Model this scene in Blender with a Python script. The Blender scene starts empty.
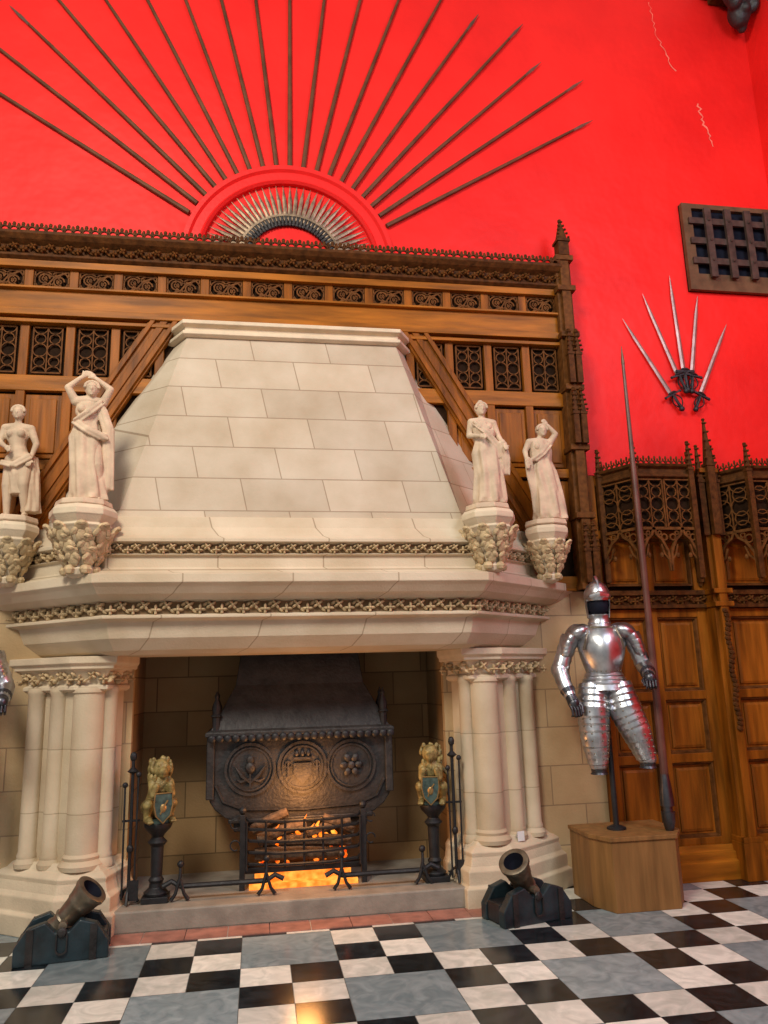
import bpy, math, random, bmesh
from mathutils import Vector, Matrix, Euler
random.seed(7)
C=0.28   # fireplace centre line
pi=math.pi
# ------------------------------------------------------------------ materials
def newmat(name):
    m=bpy.data.materials.new(name); m.use_nodes=True
    nt=m.node_tree; b=nt.nodes['Principled BSDF']
    return m,nt,b
def ramp(nt,cols):
    r=nt.nodes.new('ShaderNodeValToRGB')
    e=r.color_ramp.elements
    e[0].position=cols[0][0]; e[0].color=(*cols[0][1],1)
    e[1].position=cols[-1][0]; e[1].color=(*cols[-1][1],1)
    for p,c in cols[1:-1]:
        x=e.new(p); x.color=(*c,1)
    return r
def mul(c,k): return tuple(min(1,a*k) for a in c)
def basic(name,col,rough=.5,metal=0.,var=.25,scale=8,bump=.1,bscale=30,stretch=None,spec=None,coat=0):
    m,nt,b=newmat(name); L=nt.links
    g=nt.nodes.new('ShaderNodeNewGeometry')
    mp=nt.nodes.new('ShaderNodeMapping'); L.new(g.outputs['Position'],mp.inputs[0])
    if stretch: mp.inputs['Scale'].default_value=stretch
    n=nt.nodes.new('ShaderNodeTexNoise'); n.inputs['Scale'].default_value=scale; n.inputs['Detail'].default_value=5
    L.new(mp.outputs[0],n.inputs['Vector'])
    r=ramp(nt,[(.3,mul(col,1-var)),(.7,mul(col,1+var))]); L.new(n.outputs['Fac'],r.inputs[0])
    L.new(r.outputs[0],b.inputs['Base Color'])
    b.inputs['Roughness'].default_value=rough; b.inputs['Metallic'].default_value=metal
    if spec is not None: b.inputs['Specular IOR Level'].default_value=spec
    if coat: b.inputs['Coat Weight'].default_value=coat; b.inputs['Coat Roughness'].default_value=.2
    if bump:
        n2=nt.nodes.new('ShaderNodeTexNoise'); n2.inputs['Scale'].default_value=bscale; n2.inputs['Detail'].default_value=4
        L.new(mp.outputs[0],n2.inputs['Vector'])
        bp=nt.nodes.new('ShaderNodeBump'); bp.inputs['Strength'].default_value=bump; bp.inputs['Distance'].default_value=.02
        L.new(n2.outputs['Fac'],bp.inputs['Height']); L.new(bp.outputs[0],b.inputs['Normal'])
    return m
def ashlar(name,col,mortar,bw,bh,var=.12,offz=0,offx=0,mort=.006,rough=.75):
    m,nt,b=newmat(name); L=nt.links
    g=nt.nodes.new('ShaderNodeNewGeometry'); s=nt.nodes.new('ShaderNodeSeparateXYZ'); L.new(g.outputs['Position'],s.inputs[0])
    a=nt.nodes.new('ShaderNodeMath'); a.operation='ADD'; L.new(s.outputs[0],a.inputs[0]); L.new(s.outputs[1],a.inputs[1])
    a2=nt.nodes.new('ShaderNodeMath'); a2.operation='ADD'; L.new(a.outputs[0],a2.inputs[0]); a2.inputs[1].default_value=offx
    z2=nt.nodes.new('ShaderNodeMath'); z2.operation='ADD'; L.new(s.outputs[2],z2.inputs[0]); z2.inputs[1].default_value=offz
    c=nt.nodes.new('ShaderNodeCombineXYZ'); L.new(a2.outputs[0],c.inputs[0]); L.new(z2.outputs[0],c.inputs[1])
    br=nt.nodes.new('ShaderNodeTexBrick'); L.new(c.outputs[0],br.inputs['Vector'])
    br.inputs['Scale'].default_value=1; br.inputs['Brick Width'].default_value=bw; br.inputs['Row Height'].default_value=bh
    br.inputs['Mortar Size'].default_value=mort; br.inputs['Mortar Smooth'].default_value=.4
    br.inputs['Color1'].default_value=(*mul(col,1-var),1); br.inputs['Color2'].default_value=(*mul(col,1+var),1); br.inputs['Mortar'].default_value=(*mortar,1)
    n=nt.nodes.new('ShaderNodeTexNoise'); n.inputs['Scale'].default_value=2.5; n.inputs['Detail'].default_value=7; L.new(g.outputs['Position'],n.inputs['Vector'])
    r=ramp(nt,[(.3,(.78,.73,.66)),(.68,(1.0,1.0,1.0))]); L.new(n.outputs['Fac'],r.inputs[0])
    mx=nt.nodes.new('ShaderNodeMix'); mx.data_type='RGBA'; mx.blend_type='MULTIPLY'; mx.inputs[0].default_value=1
    L.new(br.outputs['Color'],mx.inputs[6]); L.new(r.outputs[0],mx.inputs[7]); L.new(mx.outputs[2],b.inputs['Base Color'])
    b.inputs['Roughness'].default_value=rough; b.inputs['Specular IOR Level'].default_value=.2
    n2=nt.nodes.new('ShaderNodeTexNoise'); n2.inputs['Scale'].default_value=60; L.new(g.outputs['Position'],n2.inputs['Vector'])
    ad=nt.nodes.new('ShaderNodeMath'); ad.operation='MULTIPLY_ADD'; L.new(br.outputs['Fac'],ad.inputs[0]); ad.inputs[1].default_value=-1.5; L.new(n2.outputs['Fac'],ad.inputs[2])
    bp=nt.nodes.new('ShaderNodeBump'); bp.inputs['Strength'].default_value=.25; bp.inputs['Distance'].default_value=.01
    L.new(ad.outputs[0],bp.inputs['Height']); L.new(bp.outputs[0],b.inputs['Normal'])
    return m
def emis(name,c1,c2,st,scale=12,base=.3):
    m,nt,b=newmat(name); L=nt.links
    g=nt.nodes.new('ShaderNodeNewGeometry')
    n=nt.nodes.new('ShaderNodeTexNoise'); n.inputs['Scale'].default_value=scale; L.new(g.outputs['Position'],n.inputs['Vector'])
    r=ramp(nt,[(.38,c1),(.66,c2)]); L.new(n.outputs['Fac'],r.inputs[0])
    L.new(r.outputs[0],b.inputs['Emission Color']); b.inputs['Emission Strength'].default_value=st
    b.inputs['Base Color'].default_value=(*mul(c1,base),1)
    return m
MST_HOOD=ashlar('hood_ashlar',(.56,.47,.355),(.34,.26,.18),.62,.262,.08,offz=.02,mort=.005)
MST=ashlar('mantel_ashlar',(.63,.525,.38),(.40,.31,.21),.75,3.0,.05,offz=.6)
MST_WALL=ashlar('facing_ashlar',(.50,.36,.20),(.31,.22,.13),.55,.30,.10)
MST_REC=ashlar('recess_ashlar',(.26,.17,.08),(.13,.085,.04),.5,.28,.25)  # darker stone: recess shade and soot put into the colour
MST_COL=ashlar('column_ashlar',(.62,.505,.355),(.42,.33,.22),12,.43,.05,offz=.1,mort=.004)
MST_MOULD=basic('moulded_stone',(.62,.505,.355),.7,var=.14,scale=5,bump=.15,bscale=70,spec=.2)
MST_CARVE=basic('carved_stone',(.50,.37,.21),.8,var=.3,scale=20,bump=.3,bscale=90,spec=.15)
MST_SHADE=basic('painted_shade_ground',(.20,.13,.07),.9,var=.3,scale=12,bump=.2,spec=.1)  # dark tone paints the shade behind the carved leaves
MSTATUE=basic('statue_stone',(.56,.42,.29),.7,var=.2,scale=9,bump=.12,bscale=60,spec=.15)
MHEARTH=basic('hearth_stone',(.27,.235,.19),.6,var=.25,scale=6,bump=.2)
MWOOD=basic('varnished_oak',(.205,.062,.005),.45,var=.5,scale=3,bump=.12,bscale=8,stretch=(5,5,.6),spec=.12)
MWOODH=basic('varnished_oak_rail',(.28,.092,.007),.45,var=.45,scale=3,bump=.12,bscale=8,stretch=(.6,5,5),spec=.14)
MWOODP=basic('oak_panel',(.225,.070,.006),.45,var=.5,scale=3,bump=.12,bscale=8,stretch=(6,6,.5),spec=.14)
MWOODD=basic('dark_carved_oak',(.075,.026,.006),.6,var=.45,scale=20,bump=.2,bscale=40,spec=.1)
MWOODT=basic('tracery_oak',(.115,.042,.010),.6,var=.4,scale=20,bump=.1,bscale=40,spec=.1)
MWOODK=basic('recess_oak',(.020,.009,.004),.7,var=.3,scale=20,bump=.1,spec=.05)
MPED=basic('pedestal_wood',(.23,.115,.038),.5,var=.25,scale=3,bump=.1,bscale=10,stretch=(6,6,.6),spec=.2)
MIRON=basic('black_iron',(.018,.018,.020),.5,metal=.3,var=.3,scale=15,bump=.2,bscale=50)
MIRON2=basic('cast_iron',(.028,.025,.024),.5,metal=.3,var=.45,scale=10,bump=.3,bscale=40)
MSTEEL=basic('polished_steel',(.54,.55,.57),.33,metal=1,var=.3,scale=12,bump=.1,bscale=25)
MGAUNT=basic('dark_steel',(.09,.09,.10),.35,metal=.9,var=.3,scale=15,bump=.1)
MBLADE=basic('old_steel',(.20,.13,.09),.4,metal=.7,var=.25,scale=8,bump=.05)
MSHORT=basic('aged_short_sword_steel',(.24,.17,.11),.45,metal=.7,var=.4,scale=25,bump=.05)
MPIKE=basic('pike_shaft_brown',(.115,.045,.020),.5,metal=.1,var=.3,scale=6,bump=.1,spec=.2)
MLANCE=basic('lance_wood',(.12,.045,.032),.4,var=.3,scale=6,bump=.05,spec=.3)
MBRONZE=basic('bronze',(.21,.17,.12),.42,metal=.7,var=.35,scale=15,bump=.1)
MTEAL=basic('dark_teal_painted_wood',(.010,.022,.028),.42,var=.5,scale=10,bump=.15)
MBLACK=basic('black_painted_wood',(.012,.012,.014),.4,var=.3,scale=10,bump=.1)
MGOLD=basic('aged_gilding',(.27,.20,.07),.5,metal=.15,var=.5,scale=25,bump=.3,bscale=80)
MSHIELD=basic('blue_green_enamel',(.05,.085,.075),.45,metal=.2,var=.6,scale=30,bump=.1)
MRIM=basic('gold_trim',(.30,.19,.07),.4,metal=.5,var=.3)
MVOID=basic('dark_void',(.010,.011,.018),.7,var=.3,bump=0,spec=.05)
MFRAME=basic('brown_frame',(.12,.060,.028),.65,var=.3,scale=8,spec=.2)
MLATT=basic('rusty_iron',(.065,.038,.028),.65,metal=.1,var=.4,scale=12,spec=.2)
MCRACK=basic('exposed_plaster',(.80,.18,.12),.8,var=.2,bump=0)
MTERRA=basic('terracotta',(.34,.15,.11),.5,var=.3,scale=9,bump=.1)
MASH=basic('log_bark',(.10,.065,.04),.9,var=.5,scale=30,bump=.5)
MCARD=basic('white_card',(.8,.8,.78),.6,var=.03,bump=0)
MFIRE=emis('ember_glow',(.8,.05,.0),(1,.32,.03),1.3,24)
MTRAY=emis('ash_tray_reflection',(1,.16,.01),(1,.42,.06),1.4,14)  # emission stands in for fire glow reflected by the tray
MFLAME=emis('flame_glow',(1,.13,.0),(1,.42,.05),1.7,18)
# red plaster
MRED,nt,b=newmat('red_plaster')
g=nt.nodes.new('ShaderNodeNewGeometry'); n=nt.nodes.new('ShaderNodeTexNoise'); n.inputs['Scale'].default_value=1.2; n.inputs['Detail'].default_value=8
nt.links.new(g.outputs['Position'],n.inputs['Vector'])
r=ramp(nt,[(.3,(.68,.011,.009)),(.7,(.86,.018,.013))]); nt.links.new(n.outputs['Fac'],r.inputs[0]); nt.links.new(r.outputs[0],b.inputs['Base Color'])
b.inputs['Roughness'].default_value=.5; b.inputs['Specular IOR Level'].default_value=.22
n2=nt.nodes.new('ShaderNodeTexNoise'); n2.inputs['Scale'].default_value=2.2; n2.inputs['Detail'].default_value=3; nt.links.new(g.outputs['Position'],n2.inputs['Vector'])
bp=nt.nodes.new('ShaderNodeBump'); bp.inputs['Strength'].default_value=.35; bp.inputs['Distance'].default_value=.07
nt.links.new(n2.outputs['Fac'],bp.inputs['Height']); nt.links.new(bp.outputs[0],b.inputs['Normal'])
# ------------------------------------------------------------------ mesh builder
LOC={}
class M:
    def __init__(s): s.v=[]; s.f=[]
    def add(s,vs,fs,mat=None):
        o=len(s.v)
        if mat is not None: vs=[mat@Vector(p) for p in vs]
        s.v+= [tuple(p) for p in vs]; s.f+=[tuple(i+o for i in f) for f in fs]; return s
    def merge(s,o,mat=None): return s.add(o.v,o.f,mat)
    def box(s,x0,x1,y0,y1,z0,z1,mat=None):
        return s.add([(x0,y0,z0),(x1,y0,z0),(x1,y1,z0),(x0,y1,z0),(x0,y0,z1),(x1,y0,z1),(x1,y1,z1),(x0,y1,z1)],
          [(3,2,1,0),(4,5,6,7),(0,1,5,4),(1,2,6,5),(2,3,7,6),(3,0,4,7)],mat)
    def rings(s,R,cap=True,mat=None):
        n=len(R[0]); vs=[p for r in R for p in r]; fs=[]
        for i in range(len(R)-1):
            for j in range(n):
                k=(j+1)%n; fs.append((i*n+j,i*n+k,(i+1)*n+k,(i+1)*n+j))
        if cap: fs.append(tuple(reversed(range(n)))); fs.append(tuple((len(R)-1)*n+j for j in range(n)))
        return s.add(vs,fs,mat)
    def prism(s,poly,z0,z1,mat=None): return s.rings([[(x,y,z0) for x,y in poly],[(x,y,z1) for x,y in poly]],True,mat)
    def prismxz(s,poly,y0,y1,mat=None): return s.rings([[(x,y0,z) for x,z in poly],[(x,y1,z) for x,z in poly]],True,mat)
    def lathe(s,prof,cx=0,cy=0,cz=0,seg=20,mat=None,sx=1,sy=1):
        R=[[(cx+sx*r*math.cos(2*pi*j/seg),cy+sy*r*math.sin(2*pi*j/seg),cz+z) for j in range(seg)] for r,z in prof]
        return s.rings(R,True,mat)
    def ball(s,c,r,seg=10,nr=6,rot=None,mat=None):
        if not isinstance(r,(tuple,list)): r=(r,r,r)
        R=[]
        for i in range(nr+1):
            a=-pi/2+pi*(i+.02)/(nr+.04) if i==0 else (-pi/2+pi*(i-.02)/(nr) if i==nr else -pi/2+pi*i/nr)
            R.append([Vector((r[0]*math.cos(a)*math.cos(2*pi*j/seg),r[1]*math.cos(a)*math.sin(2*pi*j/seg),r[2]*math.sin(a))) for j in range(seg)])
        m=Matrix.Translation(c)
        if rot: m=m@Euler(rot).to_matrix().to_4x4()
        if mat is not None: m=mat@m
        return s.rings(R,True,m)
    def tube(s,P,r,seg=8,mat=None,flat=None,ph=0):
        P=[Vector(p) for p in P]
        if not isinstance(r,(list,tuple)): r=[r]*len(P)
        R=[]; up=None
        for i,p in enumerate(P):
            t=(P[min(i+1,len(P)-1)]-P[max(i-1,0)]).normalized()
            if up is None:
                up=Vector((0,1,0)) if abs(t.y)<.9 else Vector((1,0,0))
            up=(up-t*up.dot(t)).normalized(); sd=t.cross(up)
            fy=flat if flat else 1
            R.append([p+sd*(r[i]*math.cos(2*pi*j/seg+ph))+up*(fy*r[i]*math.sin(2*pi*j/seg+ph)) for j in range(seg)])
        return s.rings(R,True,mat)
    def cap(s,a,b,ra,rb,seg=12):
        s.tube([a,b],[ra,rb],seg); s.ball(a,ra,seg,8); s.ball(b,rb,seg,8); return s
    def chain(s,P,r,seg=12):
        for i in range(len(P)-1): s.cap(P[i],P[i+1],r[i],r[i+1],seg)
        return s
    def arc(s,cx,cz,r,a0,a1,y,t=.008,n=8,dep=1.5):
        P=[(cx+r*math.cos(math.radians(a0+(a1-a0)*i/n)),y,cz+r*math.sin(math.radians(a0+(a1-a0)*i/n))) for i in range(n+1)]
        return s.tube(P,t,4,None,dep,pi/4)
    def bar(s,x0,z0,x1,z1,y,t=.008,dep=1.5): return s.tube([(x0,y,z0),(x1,y,z1)],t,4,None,dep,pi/4)
    def obj(s,name,mat,parent=None,smooth=False,bevel=0,label=None,ang=35,loc=None):
        me=bpy.data.meshes.new(name)
        off=Vector(loc) if loc is not None else (LOC[parent.name] if parent is not None else Vector((0,0,0)))
        me.from_pydata([tuple(Vector(p)-off) for p in s.v],[],s.f)
        bm=bmesh.new(); bm.from_mesh(me); bmesh.ops.recalc_face_normals(bm,faces=bm.faces); bm.to_mesh(me); bm.free()
        for m in (mat if isinstance(mat,list) else [mat]): me.materials.append(m)
        if smooth:
            me.polygons.foreach_set('use_smooth',[True]*len(me.polygons))
            me.set_sharp_from_angle(angle=math.radians(ang))
        o=bpy.data.objects.new(name,me); bpy.context.collection.objects.link(o)
        if parent is not None:
            o.parent=parent; LOC[o.name]=LOC[parent.name]
        else:
            o.location=off if loc is not None else (0,0,0); LOC[o.name]=off
        if label: o['label']=label
        if bevel:
            bv=o.modifiers.new('bevel','BEVEL'); bv.width=bevel; bv.segments=2; bv.limit_method='ANGLE'
        return o
    def vox(s,name,mat,parent,size,label=None,sm=3):
        o=s.obj(name,mat,parent)
        md=o.modifiers.new('r','REMESH'); md.mode='VOXEL'; md.voxel_size=size
        if sm: k=o.modifiers.new('s','SMOOTH'); k.iterations=sm; k.factor=.5
        dg=bpy.context.evaluated_depsgraph_get()
        me=bpy.data.meshes.new_from_object(o.evaluated_get(dg)); o.modifiers.clear(); o.data=me
        if not me.materials: me.materials.append(mat)
        me.polygons.foreach_set('use_smooth',[True]*len(me.polygons))
        if label:o['label']=label
        return o
def bx(name,mat,parent,*a,bevel=.004): 
    m=M(); m.box(*a); return m.obj(name,mat,parent,bevel=bevel)
def thing(name,loc,label,cat,group=None,local=False,rot=None):
    e=bpy.data.objects.new(name,None); e.empty_display_size=.1; bpy.context.collection.objects.link(e)
    e.location=loc; e['label']=label; e['category']=cat
    if group: e['group']=group
    if rot: e.rotation_euler=rot
    LOC[e.name]=Vector((0,0,0)) if local else Vector(loc)
    return e
def copy_tree(root,loc,rot=None,scale=None,label=None):
    n=root.copy(); bpy.context.collection.objects.link(n); n.location=loc
    if rot is not None: n.rotation_euler=rot
    if scale is not None: n.scale=scale
    if label: n['label']=label
    def rec(o,p):
        for c in o.children:
            k=c.copy(); bpy.context.collection.objects.link(k); k.parent=p; rec(c,k)
    rec(root,n)
    return n
def struct(o): o['kind']='structure'; return o
# ------------------------------------------------------------------ room
m=M()
m.box(-6,C-1.25,6.25,6.5,0,9.5); m.box(C+1.25,5.3,6.25,6.5,0,9.5); m.box(C-1.25,C+1.25,6.25,6.5,2.28,9.5)
wall=struct(m.obj('wall_back',MRED))
crk=M()
def wander(x0,z0,x1,z1,n=14,w=.008):
    P=[(x0+(x1-x0)*i/n+random.uniform(-.025,.025),6.246,z0+(z1-z0)*i/n) for i in range(n+1)]
    crk.tube(P,[w*random.uniform(.3,1.2) for _ in P],5,None,.3)
wander(4.05,8.55,4.10,8.1,12,.005); wander(4.10,8.1,4.25,7.72,10,.008); wander(4.45,7.35,4.56,6.85,16,.012)
crk.obj('plaster_crack',MCRACK,wall,label='faint pale jagged plaster cracks')
m=M(); m.box(5.12,5.3,-1,6.25,0,9.5); struct(m.obj('wall_right',MRED))
# floor tiles
U=.285
vs=[];fs=[];mi=[];rnd=[]
def quad(x0,x1,y0,y1,k,z=0.0,g=.002):
    x0=max(x0,-4.5); x1=min(x1,5.12); y0=max(y0,-1); y1=min(y1,6.24)
    if x1-x0<.01 or y1-y0<.01: return
    o=len(vs); vs.extend([(x0+g,y0+g,z),(x1-g,y0+g,z),(x1-g,y1-g,z),(x0+g,y1-g,z)]); fs.append((o,o+1,o+2,o+3)); mi.append(k); rnd.append(random.random())
X0,Y0=-.08,4.99
for j in range(-24,6):
    R=math.floor(j/3); rr=j-3*R
    for i in range(-18,20):
        ii=(i-2*(R%2))%4
        x=X0+i*U; y=Y0+j*U
        if rr<2 and ii<2:
            if rr==0 and ii==0: quad(x,x+2*U,y,y+2*U,2)
            continue
        quad(x,x+U,y,y+U,(i+j)%2)
quad(-4.5,5.12,-1,6.24,3,-.003,0)
me=bpy.data.meshes.new('floor'); me.from_pydata(vs,[],fs)
def tilemat(name,c1,c2,rough):
    m,nt,b=newmat(name); L=nt.links
    g=nt.nodes.new('ShaderNodeNewGeometry'); n=nt.nodes.new('ShaderNodeTexNoise'); n.inputs['Scale'].default_value=7; n.inputs['Detail'].default_value=8; n.inputs['Distortion'].default_value=1.5
    L.new(g.outputs['Position'],n.inputs['Vector']); r=ramp(nt,[(.35,c1),(.7,c2)]); L.new(n.outputs['Fac'],r.inputs[0])
    at=nt.nodes.new('ShaderNodeAttribute'); at.attribute_name='tone'
    mr=nt.nodes.new('ShaderNodeMapRange'); mr.inputs['To Min'].default_value=.72; mr.inputs['To Max'].default_value=1.1; L.new(at.outputs['Fac'],mr.inputs[0])
    mx=nt.nodes.new('ShaderNodeMix'); mx.data_type='RGBA'; mx.blend_type='MULTIPLY'; mx.inputs[0].default_value=1
    L.new(r.outputs[0],mx.inputs[6]); L.new(mr.outputs[0],mx.inputs[7]); L.new(mx.outputs[2],b.inputs['Base Color'])
    b.inputs['Roughness'].default_value=rough
    return m
for mm in (tilemat('black_marble',(.006,.009,.011),(.022,.030,.035),.18),tilemat('white_marble',(.64,.65,.57),(.94,.92,.82),.2),tilemat('grey_slate',(.18,.235,.25),(.31,.375,.385),.18),basic('grout',(.12,.12,.11),.8)): me.materials.append(mm)
me.polygons.foreach_set('material_index',mi)
at=me.attributes.new('tone','FLOAT','FACE'); at.data.foreach_set('value',rnd)
fl=bpy.data.objects.new('floor',me); bpy.context.collection.objects.link(fl); struct(fl)
m=M()
x=-1.0
while x<1.75:
    m.box(x,x+.27,5.60,5.815,0,.006); x+=.275
struct(m.obj('trim_1',MTERRA))
# ------------------------------------------------------------------ fireplace
FP=thing('fireplace',(C,6.2,0),'huge cream stone chimneypiece with sloping hood and clustered columns','fireplace')
YB=6.24
def outl(o):
    return [(C-(2.17+1.5*o),YB),(C-(1.32+.354*o),5.55-o),(C+(1.32+.354*o),5.55-o),(C+(2.17+1.5*o),YB)]
def loftout(m,prof,f=outl): m.rings([[(x,y,z) for x,y in f(o)] for o,z in prof])
def leafband(m,a,b,z,h,dep=.02,sp=.075,wave=True):
    a=Vector(a);b=Vector(b);L=(b-a).length;n=max(1,int(L/sp)); d=(b-a)/L
    ang=math.atan2(d.y,d.x)
    for i in range(n):
        p=a+(b-a)*((i+.5)/n); up=(1 if i%2 else -1)*h*.16
        T=Matrix.Translation((p.x,p.y,z+up))@Matrix.Rotation(ang,4,'Z')
        for k in range(4):
            t=k*pi/2+.6*(i%2)
            m.ball((math.cos(t)*h*.2,-.3*dep,math.sin(t)*h*.2),(h*.24,dep,h*.12),6,4,(0,-t,0),T)
        m.ball((0,-dep*.8,0),(h*.12,dep*.8,h*.12),6,4,None,T)
        T2=Matrix.Translation((p.x+d.x*sp*.5,p.y+d.y*sp*.5,z-up*1.6))@Matrix.Rotation(ang,4,'Z')
        m.ball((0,0,0),(h*.26,dep*.7,h*.13),6,4,(0,(.6 if i%2 else -.6),0),T2)
def bandaround(m,f,o,z,h,**k):
    P=f(o)
    for i in range(3): leafband(m,P[i],P[i+1],z,h,**k)
m=M()
loftout(m,[(-.30,1.83),(-.22,1.83),(-.14,1.86),(-.07,1.94),(-.04,2.05),(.02,2.07),(.02,2.09),(-.02,2.10),(-.02,2.185),(.04,2.195),(.10,2.23),(.14,2.275),(.17,2.30),(.17,2.36),(.10,2.375),(.05,2.40),(.02,2.42),(.02,2.50),(.05,2.51),(.01,2.522),(.01,2.588),(.06,2.60),(.06,2.625),(.02,2.65),(-.03,2.72),(-.05,2.80),(-.10,2.81)])
m.obj('mantel',MST,FP,bevel=.004)
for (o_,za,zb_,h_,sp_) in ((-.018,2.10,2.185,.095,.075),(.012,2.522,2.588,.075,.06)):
    gm=M(); loftout(gm,[(o_,za),(o_,zb_)]); go=gm.obj('band_shade',MST_SHADE,FP)  # dark strip added as painted shade so the carving looks deeper
    m=M(); bandaround(m,outl,o_+.006,(za+zb_)/2,h_,dep=.026,sp=sp_); m.obj('carved_band',MST_CARVE,FP,smooth=True,label='band of carved leaf ornament')
m=M()
top=[(C-1.02,YB),(C-.86,5.97),(C+.86,5.97),(C+1.02,YB)]
bot=outl(-.10)
m.rings([[(x,y,2.80) for x,y in bot],[(x,y,4.37) for x,y in top]])
m.obj('hood',MST_HOOD,FP)
m=M()
def topo(o,z): return [(C-1.04-1.5*o,YB),(C-.88-.35*o,5.95-o),(C+.88+.35*o,5.95-o),(C+1.04+1.5*o,YB)]
m.rings([[(x,y,z) for x,y in topo(o,z)] for o,z in [(0,4.37),(.03,4.385),(.03,4.41),(-.01,4.43),(-.01,4.455),(.04,4.47),(.04,4.50),(0,4.52)]])
m.obj('hood_cornice',MST_MOULD,FP,bevel=.004)
bx('stone_facing',MST_WALL,FP,-2.4,C-1.2,6.19,6.26,0,2.9,bevel=0); bx('stone_facing',MST_WALL,FP,C+1.2,2.80,6.19,6.26,0,2.9,bevel=0)
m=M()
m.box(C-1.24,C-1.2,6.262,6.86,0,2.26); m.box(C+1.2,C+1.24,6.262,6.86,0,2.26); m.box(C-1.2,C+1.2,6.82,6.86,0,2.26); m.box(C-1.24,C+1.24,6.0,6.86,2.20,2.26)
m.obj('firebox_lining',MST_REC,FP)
def cl(s):
    def f(o):
        P=[(1.20-.6*o,YB),(1.32-o,5.88-o),(1.57+.35*o,5.88-o),(2.08+1.5*o,YB)]
        P=[(C+s*x,y) for x,y in P]
        return P
    return f
for s in (-1,1):
    f=cl(s); pier=M(); loftout(pier,[(-.07,.3),(-.07,1.8)],f)
    pr=pier.obj('pier',MST_COL,FP,label='clustered stone pier of shafts')
    m=M(); loftout(m,[(.11,0),(.11,.13),(.085,.15),(.085,.24),(.06,.27),(.045,.33),(.05,.36),(.02,.39),(0,.40),(-.03,.44)],f); m.obj('plinth',MST_MOULD,pr,bevel=.006)
    m=M(); loftout(m,[(-.05,1.585),(-.015,1.60),(-.015,1.625),(-.04,1.64),(-.03,1.68),(0,1.735),(.03,1.745),(.03,1.765),(.055,1.785),(.055,1.832)],f); m.obj('capital',MST_MOULD,pr,bevel=.004)
    m=M(); P=f(.0)
    for i in range(3): leafband(m,P[i],P[i+1],1.685,.09,dep=.03,sp=.08)
    m.obj('capital_leaves',MST_CARVE,pr,smooth=True)
    for (hx,y,r) in ((1.47,5.985,.11),(1.335,6.02,.055),(1.69,6.05,.062),(1.865,6.135,.062)):
        m=M(); m.lathe([(r*1.35,.40),(r*1.4,.43),(r*1.1,.46),(r*1.15,.48),(r,.50),(r,1.57),(r*1.1,1.58),(r*1.1,1.60),(r,1.62)],C+s*hx,y,0,24)
        m.obj('column_shaft',MST_COL,pr,smooth=True)
m=M(); m.box(C-1.22,C+1.22,5.82,6.84,0,.14)
m.obj('hearth',MHEARTH,FP,bevel=.012,label='worn grey stone hearth slab')
def corbel(x,y,r,z0,z1):
    m=M(); H=z1-z0
    m.lathe([(r*.20,z0),(r*.42,z0+.04*H),(r*.48,z0+.12*H),(r*.38,z0+.17*H),(r*.45,z0+.3*H),(r*.62,z0+.50*H),(r*.82,z0+.68*H),(r*.88,z0+.72*H),(r*.84,z0+.75*H),(r*.98,z0+.84*H),(r*1.02,z0+.86*H),(r*1.02,z0+.94*H),(r*.9,z1)],x,y,0,8)
    o=m.obj('statue_corbel',MST_MOULD,FP,bevel=.004,label='carved stone statue corbel with leaves')
    m=M()
    for ring,(zz,rr,n,sz) in enumerate(((.30,.50,7,.30),(.46,.66,8,.34),(.62,.84,9,.34))):
        for k in range(n):
            a=2*pi*(k+.5*(ring%2))/n
            for (dz,dr,w,h,tl) in ((-.05,.02,.13,.24,.35),(.05,.12,.16,.17,.7),(.09,.22,.10,.08,1.2)):
                q=r*(rr+dr)
                m.ball((x+q*math.cos(a),y+q*math.sin(a),z0+(zz+dz)*H),(r*.09,r*w*1.5,r*h*1.1),6,5,(0,tl,a))
            for t in (-1,1):
                q=r*(rr+.10); a2=a+t*.22
                m.ball((x+q*math.cos(a2),y+q*math.sin(a2),z0+(zz-.02)*H),(r*.07,r*.10,r*.16),6,4,(t*.6,.4,a2))
    for k in range(6):
        a=2*pi*k/6; m.ball((x+r*.46*math.cos(a),y+r*.46*math.sin(a),z0+.11*H),(r*.16,r*.2,r*.16),6,4,(0,0,a))
    m.obj('corbel_leaves',MST_CARVE,o,smooth=True)
corbel(C-1.48,5.50,.225,2.34,2.83); corbel(C+1.44,5.50,.205,2.36,2.83)
corbel(C-2.07,5.92,.19,2.34,2.80); corbel(C+2.06,5.92,.18,2.34,2.80)
# ------------------------------------------------------------------ overmantel oak panelling
XL,XR=-2.22,2.70
OP=thing('overmantel_panelling',(C,6.24,2.3),'varnished oak overmantel panelling with carved cornice and tracery','wood panelling')
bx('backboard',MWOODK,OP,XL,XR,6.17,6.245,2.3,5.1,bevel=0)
N=14; p=(XR-XL)/N
def tall_tr(m,x0,x1,z0,z1,y):
    w=(x1-x0);cx=(x0+x1)/2;q=w/4
    m.bar(x0,z0,x0,z1,y);m.bar(x1,z0,x1,z1,y);m.bar(x0,z0,x1,z0,y);m.bar(x0,z1,x1,z1,y);m.bar(cx,z0,cx,z1,y,.007)
    n=max(2,round((z1-z0)/(w*.8))); hh=(z1-z0)/n
    for i in range(n):
        zc=z0+hh*(i+.5)
        for sx in (-1,1):
            c2=cx+sx*q
            m.arc(c2,zc,q*.75,0,360,y,.006,10)
            m.arc(c2,zc-hh*.5,q,0,180,y,.006,6); m.arc(c2,zc+hh*.5,q,180,360,y,.006,6)
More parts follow.
